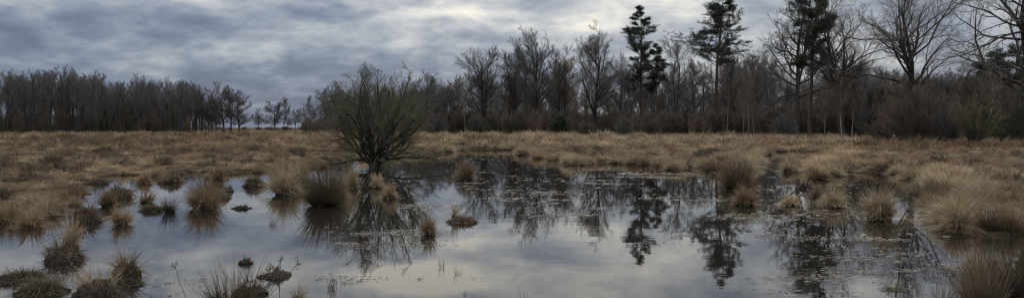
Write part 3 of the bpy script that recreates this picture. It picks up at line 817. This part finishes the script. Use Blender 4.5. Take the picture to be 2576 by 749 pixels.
umbel(703, 735, 84, .02, 'upright dead umbel stalk rising right of the bare peat hummock')
umbel(655, 770, 150, .85, 'long dead umbel stalk slanting to the right over the foreground water')
umbel(478, 770, 110, -.55, 'dead stalk slanting far left from the foreground rush stand')

# ------------------------------------------------------------------ woods
rt = np.random.default_rng(31)
gz = -0.05


def hero(x, Y, top, label, meshes, name='bare_tree', cat='tree', rz=0, group=None):
    return thing(name, (PX(x, Y), Y, gz), meshes, label, cat, group, rz)


def Ht(top, Y): return (HOR - top) / F * Y + CAMH


# left wood: tall thin trees with narrow crowns
slim = [tree_meshes(200 + i, H=15, r=.20, crown_lo=.36 + .03 * (i % 3), nl=15, spread=.20, ang=36, n2=6, n3=5, n4=4, twig=.012, top_trop=.16, prof='round', wig=.08, twl=.9) for i in range(6)]
pts = []
while len(pts) < 165:
    t = rt.random(); dep = rt.random() ** 1.2
    # edge runs away from the camera from (-118,176) to (-86,232)
    ex = -118 + 34 * t; ey = 176 + 58 * t
    q = (ex - 5 - dep * 34, ey + dep * 80)
    if q[0] / q[1] < -.70: continue
    if all((q[0] - w[0]) ** 2 + (q[1] - w[1]) ** 2 > 1.9 ** 2 for w in pts): pts.append(q)
for q in pts:
    u = q[0] / q[1] * F + CX
    top = np.interp(u, [0, 100, 220, 300, 400, 470, 520, 545], [182, 180, 192, 212, 210, 205, 225, 250]) + rt.normal() * 11
    k = min(Ht(top, q[1]) / 15, 1.25)
    thing('forest_tree', (q[0], q[1], gz), slim[rt.integers(0, 6)], 'tall slim bare tree in the dense wood on the left', 'tree', 'bare trees of the left wood', rt.random() * 6.28, (k * .95, k * .95, k))

# the three standing free right of the left wood, then the gap trees
hero(563, 236, 205, 'tallest leftmost of the three free-standing trees at the corner of the left wood', tree_meshes(301, H=Ht(205, 236), r=.30, crown_lo=.32, nl=20, spread=.36, ang=46, n2=8, n3=7, n4=5, twig=.019, top_trop=.12))
hero(581, 240, 218, 'middle tree of the three free-standing ones at the corner of the left wood', tree_meshes(302, H=Ht(220, 240), r=.26, crown_lo=.32, nl=18, spread=.30, ang=44, n2=8, n3=7, n4=5, twig=.019))
hero(602, 238, 232, 'rightmost broad low-branching tree of the three at the corner of the left wood', tree_meshes(303, H=Ht(234, 238), r=.26, crown_lo=.22, nl=20, spread=.40, ang=55, n2=8, n3=7, n4=5, twig=.019))
hero(525, 238, 255, 'low rounded dark tree closing the left wood', tree_meshes(304, H=Ht(250, 238), r=.2, crown_lo=.12, nl=20, spread=.34, ang=55, n2=8, n3=6, n4=5, twig=.018))
hero(650, 330, 275, 'tiny slender tree alone in the gap on the horizon', tree_meshes(305, H=Ht(272, 330), r=.14, crown_lo=.35, nl=12, spread=.25, ang=35, n2=5, n3=5, n4=4, twig=.018))
hero(692, 300, 252, 'small broad round-crowned tree right of the gap', tree_meshes(306, H=Ht(254, 300), r=.30, crown_lo=.22, nl=20, spread=.42, ang=55, n2=8, n3=7, n4=5, twig=.018))
hero(714, 306, 246, 'paler slender tree directly right of the small round-crowned one', tree_meshes(307, H=Ht(244, 306), r=.18, crown_lo=.3, nl=14, spread=.28, ang=40, n2=7, n3=6, n4=5, twig=.016))

# heroes of the right wood
hero(1066, 190, 172, 'rounded tree just right of the willow top', tree_meshes(311, H=Ht(172, 190), r=.27, crown_lo=.28, nl=18, spread=.30, ang=46, n2=8, n3=6, n4=5, twig=.014))
hero(1212, 182, 112, 'broad dome-crowned tree, first of the tall ones right of the willow', tree_meshes(312, H=Ht(112, 182), r=.38, crown_lo=.27, nl=20, spread=.34, ang=46, n2=9, n3=7, n4=5, twig=.013, top_trop=.14, fork=3))
hero(1290, 176, 118, 'dense narrow tree between the dome-crowned and the tall many-stemmed one', tree_meshes(313, H=Ht(112, 176), r=.27, crown_lo=.32, nl=18, spread=.24, ang=38, n2=8, n3=6, n4=5, twig=.013, top_trop=.16))
hero(1348, 172, 65, 'tall many-stemmed bare tree left of the round-crowned oak', tree_meshes(314, H=Ht(64, 172), r=.36, crown_lo=.26, nl=20, spread=.27, ang=38, n2=9, n3=7, n4=5, twig=.013, top_trop=.16, fork=4))
hero(1322, 168, 90, 'thin leaning tree on the left shoulder of the tall many-stemmed one', tree_meshes(315, H=Ht(90, 168), r=.24, crown_lo=.34, nl=15, spread=.23, ang=36, n2=8, n3=6, n4=5, twig=.013, top_trop=.16))
hero(1412, 175, 104, 'medium tree in the dip left of the round-crowned oak', tree_meshes(316, H=Ht(104, 175), r=.26, crown_lo=.3, nl=16, spread=.26, ang=40, n2=8, n3=6, n4=5, twig=.013, top_trop=.15))
hero(1496, 168, 55, 'tall oak with an evenly rounded crown, left of the pines', tree_meshes(317, H=Ht(55, 168), r=.42, crown_lo=.24, nl=28, spread=.34, ang=50, n2=9, n3=8, n4=5, twig=.013, wig=.10, top_trop=.12, fork=2))
hero(1556, 172, 130, 'low thin tree between the round oak and the first pine', tree_meshes(318, H=Ht(130, 172), r=.2, crown_lo=.3, nl=14, spread=.26, ang=42, n2=7, n3=6, n4=5, twig=.013))
hero(1700, 165, 98, 'crooked bare tree between the small pine and the big pine', tree_meshes(319, H=Ht(96, 165), r=.28, crown_lo=.28, nl=18, spread=.30, ang=46, n2=8, n3=7, n4=5, twig=.013, wig=.13, lean=(-.06, 0)))
hero(1752, 150, 150, 'dark crooked-trunked oak just left of the big pine', tree_meshes(320, H=Ht(140, 150), r=.34, crown_lo=.3, nl=18, spread=.34, ang=52, n2=8, n3=7, n4=5, twig=.012, wig=.15, lean=(-.10, 0)))
hero(1846, 148, 98, 'fine-twigged pale tree right of the big pine', tree_meshes(321, H=Ht(96, 148), r=.2, crown_lo=.25, nl=18, spread=.26, ang=34, n2=8, n3=7, n4=5, twig=.010, top_trop=.18))
hero(1905, 142, 105, 'slim tree standing over the white birch stems', tree_meshes(322, H=Ht(104, 142), r=.2, crown_lo=.3, nl=16, spread=.24, ang=38, n2=8, n3=7, n4=5, twig=.011, top_trop=.15))
hero(2004, 118, -60, 'oak with long level limbs reaching left, against the third pine', tree_meshes(323, H=Ht(-50, 118), r=.42, crown_lo=.30, nl=22, spread=.34, ang=66, n2=9, n3=7, n4=5, twig=.008, wig=.13, top_trop=.08, prof='wide', lean=(-.03, 0), fork=2))
hero(2122, 108, -90, 'dark spreading oak with a fan of rising limbs, second big oak from the right', tree_meshes(324, H=Ht(-95, 108), r=.46, crown_lo=.34, nl=20, spread=.40, ang=40, n2=9, n3=7, n4=5, twig=.008, wig=.13, top_trop=.10, fork=5))
hero(2302, 96, -100, 'massive oak with a low fork of thick crooked limbs, behind the dark bushes', tree_meshes(3251, H=Ht(-120, 96), r=.48, crown_lo=.36, nl=22, spread=.42, ang=50, n2=9, n3=7, n4=5, twig=.007, wig=.13, top_trop=.08, fork=2))
hero(2572, 84, -160, 'big oak at the right edge with limbs sweeping left', tree_meshes(326, H=Ht(-190, 84), r=.50, crown_lo=.26, nl=15, spread=.52, ang=58, n2=9, n3=7, n4=5, twig=.006, wig=.16, top_trop=.08, prof='wide', fork=3))
hero(2420, 120, 90, 'thin forked tree in the sky gap between the two rightmost oaks', tree_meshes(327, H=Ht(150, 120), r=.18, crown_lo=.3, nl=16, spread=.28, ang=40, n2=8, n3=7, n4=5, twig=.010))

hero(1616, 172, 8, 'first pine from the left, tall and ragged with tiered branches', pine_meshes(401, H=Ht(6, 172), r=.30, lo=.36, nb=54, wid=4.8, dens=30, pad=.48, sparse_lo=10), 'pine_tree', 'pine')
hero(1650, 166, 106, 'smallest pine, tucked against the first tall pine', pine_meshes(402, H=Ht(104, 166), r=.18, lo=.46, nb=30, wid=3.2, dens=26, pad=.45, sparse_lo=6), 'pine_tree', 'pine')
hero(1802, 150, -34, 'biggest pine with a long bare trunk, its top beyond the picture', pine_meshes(403, H=Ht(-36, 150), r=.34, lo=.48, nb=66, wid=6.0, dens=26, pad=.48, sparse_lo=10, lopside=.12), 'pine_tree', 'pine')
hero(2036, 112, -80, 'pine rising out of the long-limbed oak', pine_meshes(404, H=Ht(-80, 112), r=.30, lo=.42, nb=50, wid=3.9, dens=28, pad=.46, sparse_lo=8, lopside=.35), 'pine_tree', 'pine')
hero(2500, 112, 130, 'dark low conifer behind the rightmost bushes', pine_meshes(405, H=Ht(120, 112), r=.28, lo=.2, nb=50, wid=4.2, dens=20, pad=.6, nmat='needle_dark', droop=.03), 'conifer', 'conifer')
hero(2545, 108, 150, 'second dark conifer, against the trunk of the right-edge oak', pine_meshes(406, H=Ht(110, 108), r=.28, lo=.2, nb=50, wid=4.4, dens=20, pad=.6, nmat='needle_dark', droop=.03), 'conifer', 'conifer')
hero(2455, 125, 165, 'lowest dark conifer, leftmost of the three at right', pine_meshes(407, H=Ht(172, 125), r=.22, lo=.2, nb=44, wid=3.8, dens=20, pad=.6, nmat='needle_dark', droop=.03), 'conifer', 'conifer')

# birches: pale thin stems at the wood edge
for i, (x, Y, top, ln, lab) in enumerate([(1898, 128, 150, -.10, 'white birch stem leaning left in front of the thicket'), (1884, 132, 170, -.05, 'fainter white birch stem left of the leaning one'),
                                          (1828, 138, 165, .02, 'lone white birch stem right of the big pine'), (1870, 130, 180, .0, 'thin whitish birch between the lone stem and the pair'), (2118, 98, 185, .01, 'pale birch stem in front of the second big oak'),
                                          (2075, 100, 200, .0, 'short pale birch stem left of the second big oak'), (2140, 99, 195, .12, 'pale birch stem leaning right beside the second big oak'), (1170, 168, 180, .0, 'pale thin birch under the dome-crowned tree'), (2480, 78, 170, .22, 'slanting pale branchy birch among the right bushes')]):
    hero(x, Y, top, lab, tree_meshes(340 + i, H=Ht(top, Y), r=.075, crown_lo=.4, nl=12, spread=.2, ang=32, n2=6, n3=5, n4=4, twig=.008, mat='birch', tmat='twig_red', lean=(ln, 0), wig=.05), 'birch_tree', 'birch')

# crowd of the right wood behind the heroes
crowd = [tree_meshes(230 + i, H=17, r=.17 + .03 * (i % 3), crown_lo=.28 + .05 * (i % 3), nl=16, spread=[.24, .30, .20, .27, .22, .32, .26][i], ang=[40, 52, 34, 46, 38, 56, 44][i], n2=7, n3=6, n4=4, twig=.014, top_trop=.14, wig=.11, tmat=['twig', 'twig', 'twig_red', 'twig', 'twig_olive', 'twig', 'twig'][i]) for i in range(7)]


def front(u): return np.interp(u, [740, 900, 1100, 1300, 1600, 1900, 2200, 2576, 2800], [262, 225, 192, 178, 170, 148, 118, 100, 94])


def crown_line(u): return np.interp(u, [740, 800, 850, 950, 1040, 1130, 1200, 1300, 1450, 1560, 1700, 1900, 2050, 2250, 2450, 2700], [268, 225, 205, 192, 188, 195, 168, 138, 135, 165, 140, 135, 140, 150, 180, 170])


n = 0; pts = []
while n < 135:
    u = rt.uniform(735, 2800); Y = front(u) * (1 + .45 * rt.random() ** 1.3)
    q = (PX(u, Y), Y)
    if not all((q[0] - w[0]) ** 2 + (q[1] - w[1]) ** 2 > 1.8 ** 2 for w in pts): continue
    pts.append(q); n += 1
    top = crown_line(u) + abs(rt.normal()) * 26 - 4
    k = Ht(top, Y) / 17
    kk = max(k, .6)
    if u < 1000: lab, gr = 'bare tree in the low end of the right wood, left of and behind the willow', 'low bare trees left of the willow'
    elif u < 1900: lab, gr = 'thin bare tree crowded behind the thicket in the middle of the picture', 'bare trees behind the middle thicket'
    else: lab, gr = 'bare tree standing deep in the wood behind the big oaks at right', 'bare trees behind the right oaks'
    thing('forest_tree', (q[0], q[1], gz), crowd[rt.integers(0, 7)], lab, 'tree', gr, rt.random() * 6.28, (kk, kk, k))

# bushes that can be told apart
def bush(x, Y, H, W, label, seed, **kw):
    a = dict(ns=22, n2=8, n3=7, n4=3, r=.06, twig=.009, base_r=.3, tilt=(5, 60)); a.update(kw)
    return thing('bush', (PX(x, Y), Y, 0), bush_meshes(seed, H=H, W=W, **a), label, 'bush')


bush(2285, 76, 6.2, 6.8, 'largest dark many-stemmed bush under the massive oak', 601, tmat='twig_red', r=.10)
bush(2355, 74, 5.6, 5.4, 'dark bush with crossing stems, right of the largest one', 602, r=.09)
bush(2452, 70, 5.4, 5.6, 'dark bush with a single stout leaning foot near the right edge', 603, ns=14, r=.10, base_r=.1, tmat='twig_olive')
bush(2235, 80, 4.6, 5, 'low twiggy bush left of the largest dark one', 604, tmat='twig_red')
bush(2550, 76, 5.8, 6, 'tangled bush at the right edge under the oak', 605, tmat='twig_olive')
bush(2400, 84, 6.0, 6, 'brown bush behind the two dark ones', 606, tmat='twig_red')
bush(1570, 135, 3.6, 4.6, 'round dark bush bulging from the thicket below the first pine', 607)
bush(1200, 150, 3.8, 6, 'broad grey-brown bush at the foot of the dome-crowned tree', 608)
bush(1476, 140, 3.2, 4.6, 'reddish rounded bush below the round-crowned oak', 609, tmat='twig_red')
bush(1640, 138, 3.0, 4.6, 'low reddish bush between the pines, at the grass edge', 610, tmat='twig_red')
bush(1970, 108, 4.0, 5, 'open grey bush with leaning stems left of the long-limbed oak', 611)
bush(1760, 132, 3.6, 5, 'reddish bush at the foot of the big pine', 612, tmat='twig_red')
bush(1100, 165, 4.2, 6, 'dull bush just right of the willow edge', 613)
thing('evergreen_shrub', (PX(1410, 156), 156, 0), pine_meshes(615, H=4.0, r=.08, lo=.08, nb=24, wid=2.0, dens=14, pad=.5, nmat='needle_dark'), 'small dark evergreen shrub in the thicket left of the round oak', 'shrub')

# the thicket itself
br = []
for i, tm in enumerate(['twig_red', 'twig', 'twig_red', 'twig_olive', 'twig_red']):
    ms = bush_meshes(650 + i, H=4.2, W=3.6, ns=16, n2=7, n3=6, n4=2, r=.03, twig=.011, mat='bark', tmat=tm, tilt=(2, 32), base_r=.6, trop=.06)
    vs = []; 
    br.append(ms[1][1])
n = 1500
u = rt.uniform(760, 2860, n); dep = rt.random(n)
Yy = front(u) * (.90 + .40 * dep)
band = np.interp(u, [760, 1000, 1150, 1300, 1500, 1700, 1900, 2100, 2250, 2576, 2800], [300, 290, 272, 272, 282, 278, 266, 245, 205, 195, 190])
h = (HOR - band) / F * Yy + CAMH
k = h / 4.2 * rt.uniform(.65, 1.05, n)
sap = [merged('sapling', [p[1] for p in tree_meshes(690 + i, H=4.2, r=.05, crown_lo=.25, nl=10, spread=.2, ang=30, n2=5, n3=4, n4=2, twig=.010, top_trop=.2, tmat='twig')]) for i in range(3)]
br += sap
scatter('undergrowth', np.stack([(u - CX) / F * Yy, Yy, np.zeros(n)], 1), br, rt.random(n) * 6.28, np.stack([k * .9, k * .9, k], 1), rt.integers(0, 8, n), 'reddish brown leafless thicket along the foot of the right wood')
# low scrub in the left wood
n = 230
t = rt.random(n); dep = rt.random(n)
ex = -118 + 34 * t - dep * 60 - 3; ey = 178 + 58 * t + dep * 34
scatter('woodland_scrub', np.stack([ex, ey, np.zeros(n)], 1), [ms for ms in br[1:4]], rt.random(n) * 6.28, np.stack([np.full(n, .9)] * 2 + [rt.uniform(.7, 2.0, n)], 1), rt.integers(0, 3, n), 'dim grey scrub filling the shade between the trunks of the left wood')
# trees deeper in both woods, beyond those that stand apart
whole = [merged('whole_tree', [p[1] for p in t]) for t in crowd[:5] + slim[:3]]
n = 300
u = rt.uniform(760, 2860, n); Yy = front(u) * rt.uniform(1.25, 1.75, n); tp = crown_line(u) + np.where((u > 1130) & (u < 2050), 55, 14) + rt.random(n) * 50
k = ((HOR - tp) / F * Yy + CAMH) / 17
t = rt.random(160); dep = rt.random(160)
xs = np.concatenate([(u - CX) / F * Yy, -124 + 34 * t - dep * 34]); ys = np.concatenate([Yy, 186 + 56 * t + dep * 100]); k = np.concatenate([k, rt.uniform(.62, .85, 160)])
pk = np.concatenate([rt.integers(0, 5, n), rt.integers(5, 8, 160)])
scatter('deep_wood', np.stack([xs, ys, np.full(len(xs), -.05)], 1), whole, rt.random(len(xs)) * 6.28, np.stack([k, k, k], 1), pk, 'mass of bare trees deep inside the woods behind the front rows')
# far woods on the horizon
n = 900
u = rt.uniform(-500, 3100, n); Yy = rt.uniform(430, 560, n)
hh = rt.uniform(7.5, 10.5, n) / 15
scatter('distant_wood', np.stack([(u - CX) / F * Yy, Yy, np.full(n, -.2)], 1), [slim[0][2][1], slim[3][2][1], br[0], br[1]], rt.random(n) * 6.28,
        np.stack([hh * 2.0, hh * 2.0, hh], 1) * np.array([1, 1, 1]), rt.integers(0, 4, n), 'low blue-grey line of far woods closing the horizon')

# ------------------------------------------------------------------ sky, sun, camera
wd = bpy.data.worlds.new('World'); S.world = wd; wd.use_nodes = True
nt = wd.node_tree; nt.nodes.clear(); N = nt.nodes; L = nt.links
SUN_EL, SUN_AZ = R(34), R(20)        # ahead of the camera, a little to the right, behind the cloud
out = N.new('ShaderNodeOutputWorld'); bg = N.new('ShaderNodeBackground'); bg.inputs[1].default_value = 0.1; L.new(bg.outputs[0], out.inputs[0])
sky = N.new('ShaderNodeTexSky'); sky.sky_type = 'NISHITA'; sky.sun_disc = False; sky.sun_elevation = SUN_EL; sky.sun_rotation = SUN_AZ; sky.air_density = 1.0; sky.dust_density = 1.5
tc = N.new('ShaderNodeTexCoord'); sp = N.new('ShaderNodeSeparateXYZ'); L.new(tc.outputs['Generated'], sp.inputs[0])


def math_(op, a, b=None, c=None):
    m = N.new('ShaderNodeMath'); m.operation = op
    for i, v in enumerate((a, b, c)):
        if v is None: continue
        if isinstance(v, (int, float)): m.inputs[i].default_value = v
        else: L.new(v, m.inputs[i])
    return m.outputs[0]


dx, dy, dz = sp.outputs
zz = math_('ADD', math_('MAXIMUM', dz, 0.0), 0.30)
cx = N.new('ShaderNodeCombineXYZ'); L.new(math_('DIVIDE', dx, zz), cx.inputs[0]); L.new(math_('DIVIDE', dy, zz), cx.inputs[1])


def noise(vec, scale, detail, rough, off):
    mp = N.new('ShaderNodeMapping'); mp.inputs['Location'].default_value = off; L.new(vec, mp.inputs[0])
    n = N.new('ShaderNodeTexNoise'); n.inputs['Scale'].default_value = scale; n.inputs['Detail'].default_value = detail; n.inputs['Roughness'].default_value = rough
    n.inputs['Distortion'].default_value = 0.3
    L.new(mp.outputs[0], n.inputs['Vector']); return n.outputs[0]


n1 = noise(cx.outputs[0], 3.1, 6, .55, (3.1, 7.7, 0)); n2 = noise(cx.outputs[0], 8.0, 4, .5, (9, 2, 4))
n3 = noise(cx.outputs[0], 5.2, 5, .55, (1, 5, 2)); bil = math_('MULTIPLY', math_('ABSOLUTE', math_('SUBTRACT', n3, .5)), .5)
az = math_('ARCTAN2', dx, dy); el = math_('ARCSINE', dz)


def lobe(a, e, sa, se, amp):
    q1 = math_('POWER', math_('ABSOLUTE', math_('DIVIDE', math_('SUBTRACT', az, a), sa)), 2.0)
    q2 = math_('POWER', math_('ABSOLUTE', math_('DIVIDE', math_('SUBTRACT', el, e), se)), 2.0)
    return math_('MULTIPLY', math_('EXPONENT', math_('MULTIPLY', math_('ADD', q1, q2), -1.0)), amp)


v = math_('ADD', math_('ADD', math_('MULTIPLY', n1, 0.66), 0.085), math_('MULTIPLY', n2, 0.22))
v = math_('SUBTRACT', v, math_('SUBTRACT', bil, .035))
for a_, e_, sa, se, am in [(0.0, .129, .06, .011, .17), (-.05, .141, .07, .008, .12), (.09, .122, .05, .006, .12), (.12, .150, .40, .05, .05), (-.45, .155, .25, .03, .04), (-.3, .2, .4, .05, .06), (.1, .11, .5, .06, .015), (-.24, .055, .05, .007, .04), (-.47, .095, .12, .008, .05), (.0, .10, .06, .006, .06), (-.11, .185, .08, .018, .46), (.05, .20, .3, .06, .06), (.30, .15, .25, .05, .03),
                           (-.33, .135, .16, .03, -.03), (-.62, .10, .25, .05, -.02), (-.40, .05, .35, .05, -.10), (-.15, .05, .2, .05, -.06), (-.55, .15, .10, .02, .08),
                           (.6, .2, .25, .3, -.05), (-.6, .24, .2, .08, .06), (0, .9, 3, .5, .10)]:
    v = math_('ADD', v, lobe(a_, e_, sa, se, am))
rp = N.new('ShaderNodeValToRGB'); e = rp.color_ramp.elements
for _ in range(4): e.new(.5)
for k, (p_, c_) in enumerate([(.35, (.12, .155, .23)), (.44, (.165, .205, .29)), (.51, (.24, .28, .355)), (.58, (.345, .38, .435)), (.68, (.56, .57, .58)), (.82, (.90, .86, .76))]):
    e[k].position = p_; e[k].color = (*c_, 1)
L.new(v, rp.inputs[0])
zr = N.new('ShaderNodeMapRange'); zr.interpolation_type = 'SMOOTHSTEP'; zr.inputs[1].default_value = .22; zr.inputs[2].default_value = .8; zr.inputs[3].default_value = 10.0 * SKYG; zr.inputs[4].default_value = 48.0 * SKYG; L.new(dz, zr.inputs[0])
vm = N.new('ShaderNodeVectorMath'); vm.operation = 'SCALE'; L.new(rp.outputs[0], vm.inputs[0]); L.new(zr.outputs[0], vm.inputs['Scale'])
mx = N.new('ShaderNodeMix'); mx.data_type = 'RGBA'; mx.inputs[0].default_value = .93
L.new(sky.outputs[0], mx.inputs[6]); L.new(vm.outputs[0], mx.inputs[7]); L.new(mx.outputs[2], bg.inputs[0])

sl = bpy.data.lights.new('sun', 'SUN'); sl.energy = 1.4; sl.angle = R(20); sl.color = (1, .95, .87)
so = bpy.data.objects.new('sun', sl); COL.objects.link(so)
sd = Vector((math.sin(SUN_AZ) * math.cos(SUN_EL), math.cos(SUN_AZ) * math.cos(SUN_EL), math.sin(SUN_EL)))
so.rotation_euler = (-sd).to_track_quat('-Z', 'Y').to_euler(); so.location = (20, 40, 60)

cd = bpy.data.cameras.new('camera'); co = bpy.data.objects.new('camera', cd); COL.objects.link(co)
cd.sensor_width = 36; cd.lens = 36 * F / 2576; cd.shift_y = -(374.5 - HOR) / 2576; cd.clip_end = 9000; cd.clip_start = .05
co.location = (0, 0, CAMH); co.rotation_euler = (R(90), 0, 0); S.camera = co
S.render.engine = 'CYCLES'; S.cycles.use_denoising = True; S.cycles.denoiser = 'OPENIMAGEDENOISE'; S.cycles.denoising_input_passes = 'RGB_ALBEDO_NORMAL'; S.cycles.denoising_prefilter = 'ACCURATE'; S.cycles.max_bounces = 6; S.cycles.caustics_reflective = False; S.cycles.caustics_refractive = False; S.cycles.sample_clamp_indirect = 2.0; S.cycles.filter_width = 1.2
S.cycles.use_adaptive_sampling = True; S.cycles.adaptive_threshold = 0.01
S.view_settings.view_transform = 'Standard'; S.view_settings.look = 'None'; S.view_settings.exposure = 0.0; S.view_settings.gamma = 1
